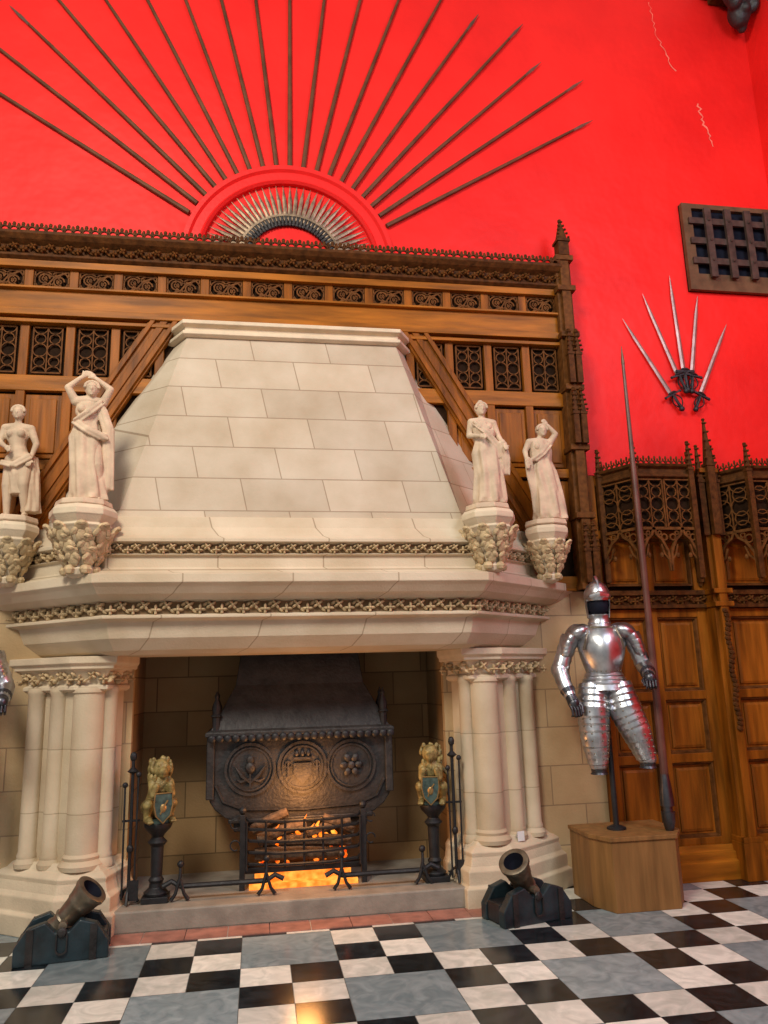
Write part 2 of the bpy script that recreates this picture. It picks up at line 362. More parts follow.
def wide_tr(m,x0,x1,z0,z1,y):
    w=(x1-x0);h=z1-z0;cx=(x0+x1)/2;cz=(z0+z1)/2
    m.bar(x0,z0,x0,z1,y);m.bar(x1,z0,x1,z1,y);m.bar(x0,z0,x1,z0,y);m.bar(x0,z1,x1,z1,y)
    for sx in (-1,1):
        c2=cx+sx*w*.22
        m.arc(c2,cz-sx*h*.08,h*.26,0,300,y,.009,9); m.arc(c2,cz-sx*h*.08,h*.12,0,360,y,.008,7)
        m.arc(cx+sx*w*.5,cz,w*.30,90+sx*50,90+sx*130,y,.008,7)
        m.arc(c2,cz,h*.47,20,160,y,.008,7); m.arc(c2,cz,h*.47,200,340,y,.008,7)
    m.tube([(x0,y,z0),(cx-.02,y,cz-.03),(cx+.02,y,cz+.03),(x1,y,z1)],.010,4,None,1.4,pi/4)
    for a in (0,60,120,180,240,300): m.ball((cx+.05*math.cos(math.radians(a)),y,cz+.05*math.sin(math.radians(a))),(.018,.010,.012),6,4,(0,-math.radians(a),0))
for z0,z1,yy in ((4.99,5.06,6.085),(4.62,4.79,6.10),(4.56,4.62,6.07),(3.93,4.06,6.115),(3.28,3.36,6.115),(2.3,2.42,6.115),(4.79,4.81,6.06),(4.50,4.53,6.08)):
    bx('rail',MWOODH,OP,XL,XR,yy,6.18,z0,z1)
for i in range(N+1):
    x=XL+i*p
    bx('stile',MWOOD,OP,max(XL,x-.035),min(XR,x+.035),6.122,6.18,2.3,5.0)
for i in range(N):
    a=XL+i*p+.045; b_=XL+(i+1)*p-.045
    m=M(); wide_tr(m,a,b_,4.82,4.98,6.14); m.obj('frieze_tracery',MWOODT,OP)
    zc=(a+b_)/2
    half=abs(zc-C)
    if half>.95:
        m=M(); tall_tr(m,a+.02,b_-.02,4.09,4.48,6.145); m.obj('window_tracery',MWOODT,OP)
        for z0,z1 in ((3.38,3.91),(2.75,3.26)):
            if half>1.0+(4.5-z1)*.5:
                m=M(); m.box(a-.01,b_+.01,6.155,6.18,z0,z1); m.box(a+.03,b_-.03,6.14,6.16,z0+.04,z1-.04); m.obj('panel',MWOODP,OP,bevel=.006)
m=M(); m.rings([[(XL,y,z),(XR,y,z),(XR,6.24,z),(XL,6.24,z)] for y,z in ((6.08,5.05),(6.05,5.07),(6.05,5.09),(6.08,5.10),(6.07,5.17),(6.02,5.20),(5.99,5.235),(5.99,5.26),(6.03,5.27))])
co=m.obj('cornice',MWOODD,OP,bevel=.003)
m=M(); leafband(m,(XL,6.06),(XR,6.06),5.135,.085,dep=.025,sp=.07); m.obj('vine_carving',MWOODT,co,smooth=True)
m=M(); x=XL
while x<XR-.05:
    m.arc(x+.035,5.265,.03,0,180,6.0,.008,5); m.ball((x+.07,6.0,5.30),(.014,.012,.026),6,4); m.bar(x+.07,5.26,x+.07,5.30,6.0,.008); m.ball((x+.035,6.0,5.315),(.016,.01,.022),6,4); x+=.07
m.obj('cresting',MWOODD,co,smooth=True)
for s in (-1,1):
    m=M()
    def P(h,z): return (C+s*h,z)
    for (d0,d1,ya) in ((0,.26,6.10),(.02,.06,6.075),(.10,.16,6.085),(.20,.24,6.075)):
        m.prismxz([P(.93+d0,4.56),P(.93+d1,4.56),P(2.0+d1,2.72),P(2.0+d0,2.72)],ya,6.17)
    m.obj('diagonal_brace',MWOOD,OP,bevel=.003)
def pinnacle(m,x,y,z0,z1,w,sh=.55):
    zs=z0+(z1-z0)*sh
    m.box(x-w/2,x+w/2,y-w/2,y+w/2,z0,zs)
    m.box(x-w*.62,x+w*.62,y-w*.62,y+w*.62,zs-.015,zs+.01)
    m.rings([[(x-w*.45,y-w*.45,zs),(x+w*.45,y-w*.45,zs),(x+w*.45,y+w*.45,zs),(x-w*.45,y+w*.45,zs)],[(x-.006,y-.006,z1),(x+.006,y-.006,z1),(x+.006,y+.006,z1),(x-.006,y+.006,z1)]])
    k=5
    for i in range(k):
        t=(i+.6)/k; r=w*.5*(1-t)+.008; z=zs+(z1-zs)*t
        for dx,dy in ((-1,-1),(1,-1)): m.ball((x+dx*r,y+dy*r,z),(.014,.014,.011),6,4)
    m.ball((x,y,z1),(.018,.018,.014),6,4)
def pinn(name,mat,par,*a):
    m=M(); pinnacle(m,*a); return m.obj(name,mat,par)
m=M(); m.box(2.66,2.80,6.04,6.245,2.3,5.35); m.box(2.69,2.77,6.0,6.06,2.3,5.35)
for z in (2.3,2.9,3.5,4.05,4.55,5.0,5.3): m.box(2.645,2.815,5.985,6.24,z,z+.05)
po=m.obj('corner_post',MWOODT,OP,bevel=.004)
pinn('post_pinnacle',MWOODD,po,2.73,6.03,5.35,5.72,.10,.4)
for zz in (2.35,3.55,4.1): pinn('post_pinnacle',MWOODD,po,2.70,5.97,zz,zz+.5,.05); pinn('post_pinnacle',MWOODD,po,2.77,5.97,zz,zz+.5,.05)
# ------------------------------------------------------------------ right hand stall panelling
SP=thing('stall_panelling',(3.95,6.2,0),'tall oak wall panelling with moulded square panels','wood panelling')
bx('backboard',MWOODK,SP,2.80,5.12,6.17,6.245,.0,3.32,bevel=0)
m=M(); m.rings([[(2.80,y,z),(5.12,y,z),(5.12,6.2,z),(2.80,6.2,z)] for y,z in ((6.02,0),(6.02,.14),(6.05,.15),(6.05,.20),(6.08,.21),(6.09,.25))]); m.obj('plinth_board',MWOODH,SP,bevel=.004)
PX=3.87
cols=[2.84,3.30,PX-.11,PX+.11,4.55,5.08]; rws=[.27,.92,1.42,2.10]
for x in cols: bx('stile',MWOOD,SP,x-.045,x+.045,6.11,6.18,.25,3.3)
for z in rws+[2.78,3.25]: bx('rail',MWOOD,SP,2.80,5.12,6.115,6.18,z-.035,z+.035)
zz=rws+[2.30,2.78,3.25]
for i in (0,1,3,4):
    for j in range(len(zz)-1):
        if (zz[j],zz[j+1])==(2.10,2.30): continue
        a,b_=cols[i]+.045,cols[i+1]-.045; c,d=zz[j]+.035,zz[j+1]-.035
        m=M(); m.box(a,b_,6.16,6.18,c,d); m.rings([[(a+.045+k,y,c+.045+k),(b_-.045-k,y,c+.045+k),(b_-.045-k,y,d-.045-k),(a+.045+k,y,d-.045-k)] for k,y in ((0,6.162),(.0,6.15),(.02,6.142))]); pn=m.obj('panel',MWOODP,SP)
        mo=M(); mo.rings([[(x_,y,z_) for x_,z_ in ((a+k,c+k),(b_-k,c+k),(b_-k,d-k),(a+k,d-k))] for k,y in ((0,6.16),(0,6.128),(.012,6.128),(.025,6.16))],False); mo.obj('panel_moulding',MWOODT,pn)
m=M(); m.box(2.82,5.12,6.07,6.2,2.14,2.17); m.box(2.82,5.12,6.07,6.2,2.25,2.29); m.box(2.82,5.12,6.10,6.2,2.17,2.25)
cr=m.obj('carved_rail',MWOODD,SP,bevel=.003); m=M(); leafband(m,(2.82,6.10),(5.12,6.10),2.21,.08,dep=.025,sp=.07); m.obj('rail_carving',MWOODT,cr,smooth=True)
def post(x):
    m=M(); m.box(x-.07,x+.07,5.98,6.2,0,3.35); m.box(x-.035,x+.035,5.94,6.0,.3,3.3)
    m.box(x-.09,x+.09,5.93,6.2,0,.28)
    for z in (.28,2.14,2.25,3.3): m.box(x-.085,x+.085,5.93,6.2,z,z+.04)
    o=m.obj('moulded_post',MWOOD,SP,bevel=.004)
    for dx in (-.07,0,.07): pinn('post_pinnacle',MWOODD,o,x+dx,5.93 if dx==0 else 5.98,2.75,3.78 if dx==0 else 3.55,.055 if dx else .07,.6)
    m=M()
    for k in range(26):
        z=1.15+k*.038; m.ball((x+.01*math.sin(k*.9),5.935,z),(.030,.02,.022),6,4,(0,.6,0))
    m.obj('twisted_moulding',MWOODD,o)
post(PX)
def canopy(x0,x1,lab):
    e=thing('canopy',((x0+x1)/2,6.1,2.35),lab,'carved canopy','oak stall canopies')
    cut=.17; yf=5.80; yb=6.10
    plan=[(x0,yb),(x0+cut,yf),(x1-cut,yf),(x1,yb)]
    def off(o): return [(x0-o,6.105),(x0+cut-.4*o,yf-o),(x1-cut+.4*o,yf-o),(x1+o,6.105)]
    m=M(); m.rings([[(x,y,z) for x,y in off(o)] for o,z in ((-.01,3.20),(.02,3.215),(.02,3.235),(0,3.245),(0,3.285),(.03,3.30),(.04,3.32),(.01,3.33))]); cn=m.obj('cornice',MWOODD,e,bevel=.003)
    crs=M()
    for i in range(3):
        a=Vector(plan[i]); b_=Vector(plan[i+1]); L=(b_-a).length; d=(b_-a)/L
        T=Matrix.Translation((a.x,a.y,0))@Matrix.Rotation(math.atan2(d.y,d.x),4,'Z')
        t=M(); n=max(1,round(L/.30)) if i==1 else 1; w=L/n
        for k in range(n):
            tall_tr(t,k*w+.01,(k+1)*w-.01,2.78,3.19,0)
            cx=(k+.5)*w; 
            for sx in (-1,1):
                Pp=[(cx+sx*w*.48,0,2.42),(cx+sx*w*.44,0,2.58),(cx+sx*w*.25,0,2.68),(cx+sx*w*.08,0,2.72),(cx,0,2.78)]
                t.tube(Pp,.014,4,None,1.5,pi/4)
                Pp=[(cx+sx*w*.48,0,2.50),(cx+sx*w*.30,0,2.56),(cx+sx*w*.22,0,2.64)]
                t.tube(Pp,.010,4,None,1.5,pi/4)
                t.arc(cx+sx*w*.35,2.70,w*.10,0,360,0,.009,8); t.ball((cx+sx*w*.22,0,2.55),(.018,.014,.024),6,4)
                t.arc(cx+sx*w*.2,2.735,w*.06,0,360,0,.008,7)
            t.bar(k*w,2.77,(k+1)*w,2.77,0,.014)
        t2=M(); t2.merge(t,T); t2.obj('tracery',MWOODT,e)
        c=M(); x=0
        while x<L-.03:
            c.arc(x+.025,3.33,.022,0,180,-.01,.006,5); c.ball((x+.05,-.01,3.375),(.011,.009,.022),6,4); c.ball((x+.025,-.01,3.36),(.009,.009,.016),6,4); c.bar(x+.05,3.32,x+.05,3.37,-.01,.005); x+=.05
        crs.merge(c,T)
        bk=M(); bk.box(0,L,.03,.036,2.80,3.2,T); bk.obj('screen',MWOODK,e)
    for q in plan:
        pn=M(); pinnacle(pn,q[0],q[1]-.01,2.36,3.52,.045,.8); pn.ball((q[0],q[1],2.35),(.02,.02,.035),6,4); pn.obj('canopy_pinnacle',MWOODD,e)
    crs.obj('cresting',MWOODD,cn,smooth=True)
canopy(2.92,PX-.10,'dark carved oak canopy with tracery and pinnacles')
canopy(PX+.10,5.0,'dark carved oak canopy with tracery and pinnacles')
# ------------------------------------------------------------------ wall weapons
RC=(0.26,6.25,5.25)
FC=(0.26,6.25,5.12)
m=M()
n=48
Q=[]
for i in range(n+1):
    a=pi*i/n; Q.append([(RC[0]+r*math.cos(a),y,RC[2]+r*math.sin(a)) for r,y in ((.77,6.246),(.77,6.205),(.79,6.185),(.81,6.205),(.88,6.205),(.90,6.18),(.94,6.18),(.95,6.246))])
m.rings(Q)
MARCH=basic('red_painted_board',(.70,.014,.012),.45,var=.05,spec=.25)
o=m.obj('display_arch',MARCH,None,loc=(RC[0],6.246,RC[2]),smooth=True); o['label']='raised red painted half-round display moulding'; o['category']='wall display'
def pike_parts(e,L):
    m=M(); m.tube([(0,0,0),(0,0,.4),(0,0,L*.8),(0,0,L-.25)],[.022,.021,.015,.012],8); m.obj('shaft',MPIKE,e,smooth=True)
    m=M(); m.tube([(0,0,L-.26),(0,0,L-.22),(0,0,L-.14),(0,0,L)],[.014,.012,.016,.002],4,None,.5); m.obj('spearhead',MBLADE,e)
roots={}
for i in range(19):
    ang=32.2+i*6.42; k=i%2
    L=(3.55,3.77)[k]-1.04; a=math.radians(ang); r0=1.04
    loc=(FC[0]+r0*math.cos(a),6.226,FC[2]+r0*math.sin(a)); rot=(0,pi/2-a,0)
    if k not in roots:
        e=thing('pike',loc,'long thin brown pike fanned out on the red wall','weapon','fan of pikes on the wall',local=True,rot=rot); pike_parts(e,L); roots[k]=e
    else: copy_tree(roots[k],loc,rot)
e0=None; ND=37
for i in range(ND):
    a=math.radians(4+172*i/(ND-1)); loc=(RC[0]+.37*math.cos(a),6.225,RC[2]+.37*math.sin(a)); rot=(0,pi/2-a,0)
    if e0 is None:
        e0=thing('short_sword',loc,'small aged steel short sword in a half-round wall fan','weapon','half-round fan of short swords',local=True,rot=rot)
        m=M(); m.tube([(0,0,0),(0,0,.02),(0,0,.08)],[.014,.018,.012],6); m.ball((0,0,0),.018,8,5); m.obj('hilt',MIRON2,e0,smooth=True)
        m=M(); m.box(-.026,.026,-.012,.012,.08,.10); m.ball((.02,0,.06),(.012,.012,.03),6,4); m.obj('crossguard',MSHORT,e0)
        m=M(); m.tube([(0,0,.10),(0,0,.26),(0,0,.39)],[.018,.015,.001],4,None,.4); m.obj('blade',MSHORT,e0)
    else: copy_tree(e0,loc,rot)
# five swords
SW=[((3.83,4.02),(3.37,4.87)),((3.90,4.20),(3.6,5.14)),((3.93,4.22),(3.9,5.35)),((3.98,4.20),(4.17,5.15)),((4.01,4.02),(4.44,4.87))]
e1=None; MBB=basic('bright_blade',(.34,.22,.19),.42,metal=.6,var=.3)
for (a,b_) in SW:
    dx,dz=b_[0]-a[0],b_[1]-a[1]; L=math.hypot(dx,dz); rot=(0,math.atan2(dx,dz),0); loc=(a[0],6.20,a[1])
    if e1 is None:
        L0=L
        e1=thing('sword',loc,'basket-hilted steel sword fanned on the red wall','sword','fan of five swords',local=True,rot=rot)
        m=M(); m.tube([(0,0,-.03),(0,0,.10)],[.015,.012],8); m.ball((0,0,-.045),(.025,.025,.025),8,6); m.obj('hilt',MIRON,e1,smooth=True)
        m=M()
        for ph in (0,1,2):
            q=[(.055*math.sin(pi*t/6)*math.cos(ph*2.1),.045*math.sin(pi*t/6)*math.sin(ph*2.1)*.6,-.04+.16*t/6) for t in range(7)]
            m.tube(q,.006,5)
        m.box(-.085,.085,-.012,.012,.105,.122); m.ball((-.085,0,.112),.014,6,4); m.ball((.085,0,.112),.014,6,4); m.lathe([(.045,.12),(.05,.125),(.03,.14)],0,0,0,10,None,1,.5)
        m.obj('guard',MIRON,e1,smooth=True)
        m=M(); m.tube([(0,.02,.12),(0,.03,L0*.8),(0,.03,L0)],[.022,.016,.002],4,None,.3); m.obj('blade',MBB,e1)
    else: copy_tree(e1,loc,rot,(1,1,L/L0))
# ------------------------------------------------------------------ barred opening
e=thing('iron_grille',(4.6,6.25,5.2),'rusty iron lattice grille in a brown wooden frame','wall grille')
x0,x1,z0,z1=4.09,5.10,5.20,6.13
bx('dark_opening',MVOID,e,x0,x1,6.235,6.249,z0,z1,bevel=0)
m=M(); m.box(x0,x0+.10,6.19,6.248,z0,z1);m.box(x1-.05,x1,6.19,6.248,z0,z1);m.box(x0+.10,x1-.05,6.192,6.248,z0,z0+.17);m.box(x0+.10,x1-.05,6.192,6.248,z1-.05,z1); m.obj('frame',MFRAME,e)
m=M()
for i in range(4): x=x0+.24+i*.215; m.box(x-.034,x+.034,6.14,6.17,z0+.12,z1-.07)
for i in range(3): z=z0+.30+i*.215; m.box(x0+.05,x1-.03,6.165,6.195,z-.032,z+.032)
for i in range(4):
    for j in range(3): m.ball((x0+.24+i*.215,6.14,z0+.30+j*.215),.018,6,4)
m.obj('lattice_bars',MLATT,e)
# roof corbel
e=thing('roof_corbel',(4.95,6.2,8.2),'dark carved wooden figure corbel under the roof','roof corbel')
m=M(); m.ball((4.93,6.05,8.33),(.12,.12,.16),10,8); m.ball((4.9,5.98,8.50),(.16,.15,.14),10,8); m.cap((4.75,6.05,8.62),(5.0,5.9,8.55),.10,.09); m.cap((5.0,6.05,8.5),(4.98,6.1,8.2),.10,.05); m.ball((4.82,5.95,8.36),(.07,.08,.08),8,6); m.ball((5.05,5.98,8.40),(.06,.08,.1),8,6)
m.cap((4.78,5.98,8.6),(4.70,6.1,8.72),.07,.09); m.ball((4.93,5.93,8.30),(.05,.04,.05),8,6)
m.vox('carved_figure',MIRON2,e,.015)
m=M(); m.box(4.62,5.11,5.85,6.24,8.66,8.80); m.box(4.72,5.11,5.92,6.24,8.6,8.67); m.obj('bracket',MWOODD,e,bevel=.01)
# ------------------------------------------------------------------ statues
def statue(x,y,z,H,pose,lab,rz=0):
    e=thing('statue',(x,y,z),lab,'statue','stone statues on the mantel',local=True,rot=(0,0,rz))
    base=M(); base.lathe([(.19*H,0),(.20*H,.01),(.19*H,.045),(.17*H,.05)],0,0,0,8); base.obj('statue_base',MSTATUE,e,bevel=.003)
    S=H; zb=.05
    def q(a): return (a[0]*S,a[1]*S,zb+a[2]*(S-zb))
    J=dict(pose['J'])
    b=M()
    def ch(names,r): b.chain([q(J[n]) for n in names],[v*S for v in r])
    for s in ('l','r'):
        ch(['hip'+s,'kn'+s,'an'+s],[.060,.043,.024]); 
        a=J['an'+s]; kn=J['kn'+s]
        b.ball(q((kn[0]*.5+a[0]*.5,kn[1]*.5+a[1]*.5+.012,kn[2]*.62+a[2]*.38)),(.036*S,.04*S,.07*S))
        b.chain([q((a[0],a[1]+.01,.018)),q((a[0]*1.1,a[1]-.075,.012))],[.02*S,.016*S])
        ch(['sh'+s,'el'+s,'wr'+s],[.034,.026,.017])
        w=Vector(J['wr'+s]); d=(w-Vector(J['el'+s])).normalized(); h=w+d*.03
        b.ball(q(h),(.020*S,.014*S,.024*S))
        sd=d.cross(Vector((0,1,0))).normalized()
        for k in range(4):
            o=sd*(k-1.5)*.011; l=(.038,.044,.042,.034)[k]
            b.chain([q(h+o+d*.012),q(h+o+d*(.012+l*.5)+Vector((0,-.004,0))),q(h+o+d*(.012+l)+Vector((0,.004,-.006)))],[.0062*S]*3,8)
        b.chain([q(h+sd*.014),q(h+sd*.032+d*.02)],[.007*S,.006*S],8)
    pe=J['pel'];wa=J['wai'];chh=J['che'];nk=J['nek'];hd=J['hed']
    b.ball(q(pe),(.098*S,.075*S,.07*S),14,10); b.ball(q((pe[0],pe[1]+.03,pe[2]-.02)),(.08*S,.055*S,.06*S),12,8)
    b.cap(q(pe),q(wa),.078*S,.062*S,14); b.cap(q(wa),q(chh),.062*S,.074*S,14); b.ball(q(chh),(.090*S,.062*S,.085*S),14,10)
    for sx in (-1,1): b.ball(q((chh[0]+sx*.038,chh[1]-.050,chh[2]+.002)),.034*S,12,8)
    b.chain([q(J['shl']),q((chh[0],chh[1]+.005,J['shl'][2]*.5+J['shr'][2]*.5+.01)),q(J['shr'])],[.036*S,.045*S,.036*S])
    b.cap(q((nk[0],nk[1],nk[2]-.03)),q(hd),.027*S,.026*S)
    b.ball(q(hd),(.047*S,.055*S,.064*S),14,12); b.ball(q((hd[0],hd[1]-.022,hd[2]-.03)),(.030*S,.032*S,.034*S),12,8)
    b.ball(q((hd[0],hd[1]-.056,hd[2]-.012)),(.007*S,.011*S,.016*S),8,6); b.ball(q((hd[0],hd[1]-.048,hd[2]+.018)),(.03*S,.010*S,.009*S),8,6)
    b.ball(q((hd[0],hd[1]-.050,hd[2]-.034)),(.013*S,.007*S,.006*S),8,6); b.ball(q((hd[0],hd[1]-.043,hd[2]-.052)),(.013*S,.012*S,.010*S),8,6)
    for sx in (-1,1): b.ball(q((hd[0]+sx*.018,hd[1]-.047,hd[2]+.002)),(.008*S,.006*S,.006*S),8,6); b.ball(q((hd[0]+sx*.047,hd[1],hd[2]-.005)),(.007*S,.012*S,.016*S),8,6)
    b.vox('figure',MSTATUE,e,.0052,sm=2)
    hr=M(); hr.ball(q((hd[0],hd[1]+.016,hd[2]+.018)),(.054*S,.052*S,.056*S),14,10); hr.ball(q((hd[0],hd[1]+.06,hd[2]+.005)),(.03*S,.03*S,.03*S))
    for k in range(9):
        a=pi*(k/8); hr.ball(q((hd[0]+.048*math.cos(a),hd[1]-.022,hd[2]+.012+.046*math.sin(a))),(.014*S,.02*S,.014*S),8,6)
    if pose.get('crown'): hr.ball(q((hd[0],hd[1]+.01,hd[2]+.075)),(.025*S,.025*S,.02*S))
    hr.vox('hair',MSTATUE,e,.006,sm=1)
    dr=M()
    for (rings,nf,amp,tw) in pose['cloth']:
        R=[];n=60;NN=len(rings)
        K=14
        for i in range(K*(NN-1)+1):
            k=min(i//K,NN-2); t=(i-k*K)/K; A,B=rings[k],rings[k+1]
            c=[A[j]+(B[j]-A[j])*(t*t*(3-2*t)) for j in range(5)]
            T=i/(K*(NN-1)); row=[]
            for j in range(n):
                th=2*pi*j/n
                rr=1+amp*(.5+.6*T)*(math.sin(nf*th+tw*T*4)+.45*math.sin((nf+5)*th-tw*T*5))
                row.append(q((c[0]+c[3]*math.cos(th)*rr,c[1]+c[4]*math.sin(th)*rr,c[2])))
            R.append(row)
        dr.rings(R)
    for (P,r) in pose.get('swag',[]):
        dr.chain([q(a) for a in P],[v*S for v in r],10)
        for o in (-.028,.026): dr.chain([q((a[0]+o,a[1]-.012,a[2]-.015)) for a in P],[v*S*.45 for v in r],8)
    dr.vox('drapery',MSTATUE,e,.0052,sm=1)
    return e
def baseJ(hs=.02):
    return {'hipl':(-.055+hs,0,.50),'hipr':(.055+hs,0,.50),'knl':(-.055,-.01,.28),'knr':(.075,-.05,.28),'anl':(-.05,.01,.04),'anr':(.09,-.0,.04),
     'pel':(hs,0,.52),'wai':(0,0,.62),'che':(-.01,0,.725),'nek':(-.01,0,.83),'hed':(-.01,-.01,.925),
     'shl':(-.105,0,.79),'shr':(.09,0,.785),'ell':(-.15,.0,.65),'elr':(.14,0,.64),'wrl':(-.13,-.06,.53),'wrr':(.13,-.06,.52)}
P1=baseJ(-.02); P1.update({'hed':(.01,-.015,.90),'shl':(-.10,0,.80),'shr':(.09,0,.80),'ell':(-.155,-.02,.90),'wrl':(-.07,-.03,.985),'elr':(.14,-.02,.91),'wrr':(.04,-.03,.985)})
statue(C-1.48,5.50,2.83,.97,{'J':P1,'cloth':[([(.0,.0,.70,.085,.06),(-.01,0,.62,.085,.065),(-.01,0,.50,.115,.085),(0,-.01,.28,.11,.085),(.03,0,.05,.125,.10),(.03,0,.01,.13,.105)],7,.10,1.2)],
  'swag':[([(.09,-.03,.74),(.14,-.03,.58),(.15,-.02,.38),(.16,-.01,.12)],[.03,.04,.035,.03]),([(-.08,-.05,.62),(.0,-.09,.55),(.11,-.07,.5)],[.02,.028,.03]),([(.08,-.04,.80),(.0,-.075,.70),(-.07,-.06,.64)],[.015,.025,.02])]},
  'cream stone statue of a draped woman with arms raised overhead',rz=.15)
P2=baseJ(.015); P2.update({'ell':(-.13,.0,.66),'wrl':(-.07,-.09,.63),'elr':(.13,0,.66),'wrr':(.15,-.07,.57),'hed':(-.015,-.01,.915)})
statue(C+1.44,5.50,2.83,.89,{'J':P2,'crown':True,'cloth':[([(-.01,0,.78,.085,.06),(0,-.005,.70,.105,.08),(.0,0,.60,.085,.068),(.01,0,.5,.125,.09),(.02,-.02,.28,.12,.095),(.02,-.01,.05,.14,.11),(.02,-.01,.01,.14,.11)],7,.10,1.5)],
  'swag':[([(-.09,-.04,.78),(.0,-.08,.68),(.10,-.06,.56),(.13,-.05,.45)],[.015,.02,.025,.02]),([(.14,-.07,.58),(.17,-.05,.45),(.17,-.03,.3)],[.03,.028,.02])]},
  'cream stone statue of a robed woman with a small crown')
P3=baseJ(.02); P3.update({'ell':(-.14,.0,.66),'wrl':(-.07,-.08,.60),'elr':(.14,.0,.65),'wrr':(.12,-.05,.52)})
statue(C-2.07,5.92,2.80,.93,{'J':P3,'cloth':[([(.10,.02,.54,.05,.05),(.12,.02,.40,.055,.05),(.13,.02,.05,.07,.06)],6,.12,1.5),([(.02,.0,.47,.11,.08),(.03,0,.36,.10,.08),(.05,0,.2,.09,.07)],7,.08,1)],
  'swag':[([(-.09,-.06,.47),(.0,-.09,.44),(.1,-.06,.52)],[.02,.025,.03])]},'cream stone statue of a woman with drapery at the hip')
P4=baseJ(-.01); P4.update({'hed':(.02,-.01,.905),'ell':(-.15,.0,.70),'wrl':(-.16,-.06,.58),'elr':(.145,-.03,.87),'wrr':(.075,-.04,.95)})
statue(C+2.06,5.92,2.80,.91,{'J':P4,'cloth':[([(-.01,0,.80,.085,.06),(0,-.005,.71,.105,.08),(.0,0,.60,.09,.07),(.0,0,.5,.13,.09),(.03,-.02,.28,.13,.095),(.05,-.01,.05,.15,.11),(.05,-.01,.01,.15,.11)],7,.10,1.8)],
  'swag':[([(-.15,-.06,.60),(-.13,-.04,.45),(-.10,-.03,.3),(-.08,0,.1)],[.025,.03,.028,.02]),([(.06,-.06,.76),(-.02,-.08,.66),(-.1,-.06,.6)],[.015,.02,.025])]},
  'cream stone statue of a robed woman raising one hand')
# ------------------------------------------------------------------ iron fireback and grate
IX=.355
e=thing('iron_fireback',(IX,6.5,.14),'black cast-iron fire hood with three round heraldic medallions','fireback')
m=M()
def rc(x0,x1,y0,y1,z): return [(x0,y0,z),(x1,y0,z),(x1,y1,z),(x0,y1,z)]
m.rings([rc(IX-.74,IX+.72,6.22,6.8,1.22),rc(IX-.74,IX+.72,6.22,6.8,1.25),rc(IX-.70,IX+.68,6.24,6.8,1.27),rc(IX-.52,IX+.50,6.36,6.8,1.60),rc(IX-.47,IX+.45,6.42,6.8,1.95),rc(IX-.46,IX+.44,6.43,6.8,2.19)])
hd=m.obj('iron_hood',MIRON2,e,bevel=.006)
m=M()
x=IX-.72
while x<IX+.70: m.ball((x+.03,6.22,1.205),(.03,.012,.03),8,5); x+=.06
m.obj('scalloped_edge',MIRON,hd,smooth=True)
m=M()
prof=[(-.70,1.21),(.68,1.21),(.70,.80),(.68,.74),(.64,.68),(.56,.62),(.50,.60),(.50,.52),(-.52,.52),(-.52,.60),(-.58,.62),(-.66,.68),(-.70,.74),(-.72,.80)]
m.prismxz([(IX+a,b_) for a,b_ in prof],6.30,6.38)
for sx in (-.70,.68): m.box(IX+sx-.03,IX+sx+.03,6.27,6.75,.76,1.22)
m.box(IX-.56,IX+.54,6.26,6.34,.585,.615)
bp=m.obj('back_plate',MIRON2,e,bevel=.008)
m=M()
for cx in (-.40,0,.38):
    r=.185; m.arc(IX+cx,.97,r,0,360,6.292,.014,28); m.arc(IX+cx,.97,r*.84,0,360,6.295,.008,24)
def thistle(cx):
    m.ball((IX+cx,6.28,.98),(.04,.02,.045),10,6); m.ball((IX+cx,6.28,1.04),(.03,.015,.03),8,5); m.bar(IX+cx,.84,IX+cx,.97,6.285,.008)
    for s in (-1,1):
        m.tube([(IX+cx,6.285,.87),(IX+cx+s*.06,6.28,.92),(IX+cx+s*.12,6.285,1.00)],[.008,.02,.003],6); m.tube([(IX+cx,6.285,.90),(IX+cx+s*.07,6.28,.88),(IX+cx+s*.11,6.285,.90)],[.006,.016,.003],6)
thistle(-.40)
m.prismxz([(IX-.07,1.0),(IX+.07,1.0),(IX+.07,.92),(IX,.84),(IX-.07,.92)],6.275,6.30)
for k in (-1,0,1): m.ball((IX+k*.045,6.28,1.07),(.018,.012,.025),6,5)
m.bar(IX-.07,1.035,IX+.07,1.035,6.28,.012)
for s in (-1,1): m.bar(IX+s*.11,.90,IX+s*.11,1.02,6.285,.01); m.arc(IX+s*.11,.99,.025,0,360,6.285,.006,8)
for k in range(6):
    a=k*pi/3; m.ball((IX+.38+.06*math.cos(a),6.28,.97+.06*math.sin(a)),(.035,.014,.025),8,5,(0,-a,0))
m.ball((IX+.38,6.275,.97),(.03,.02,.03),8,5)
m.tube([(IX-.66,6.29,.86),(IX-.60,6.29,.74),(IX-.45,6.29,.68),(IX,6.29,.66),(IX+.43,6.29,.68),(IX+.58,6.29,.74),(IX+.64,6.29,.86)],.012,6)
m.obj('heraldic_medallions',MIRON2,bp,smooth=True)
for sx in (-.66,.64):
    for dy in (6.26,6.42):
        m=M(); m.lathe([(.03,1.25),(.03,1.36),(.045,1.37),(.03,1.39),(.035,1.44),(.012,1.50),(.018,1.52),(.002,1.56)],IX+sx,dy,0,8)
        m.obj('finial',MIRON,e,smooth=True)
g=thing('fire_grate',(IX,6.3,.14),'black wrought-iron fire basket with barred front','fire grate')
m=M()
for z in (.34,.42,.50,.58,.64): m.tube([(IX-.46,6.28,z),(IX-.44,6.20,z),(IX-.40,6.14,z-.02),(IX-.2,6.10,z-.03),(IX+.2,6.10,z-.03),(IX+.40,6.14,z-.02),(IX+.44,6.20,z),(IX+.46,6.28,z)],.012,6)
for x in (-.42,-.28,-.14,0,.14,.28,.42): m.tube([(IX+x,6.115,.28),(IX+x,6.105,.58),(IX+x,6.09,.62)],.009,6)
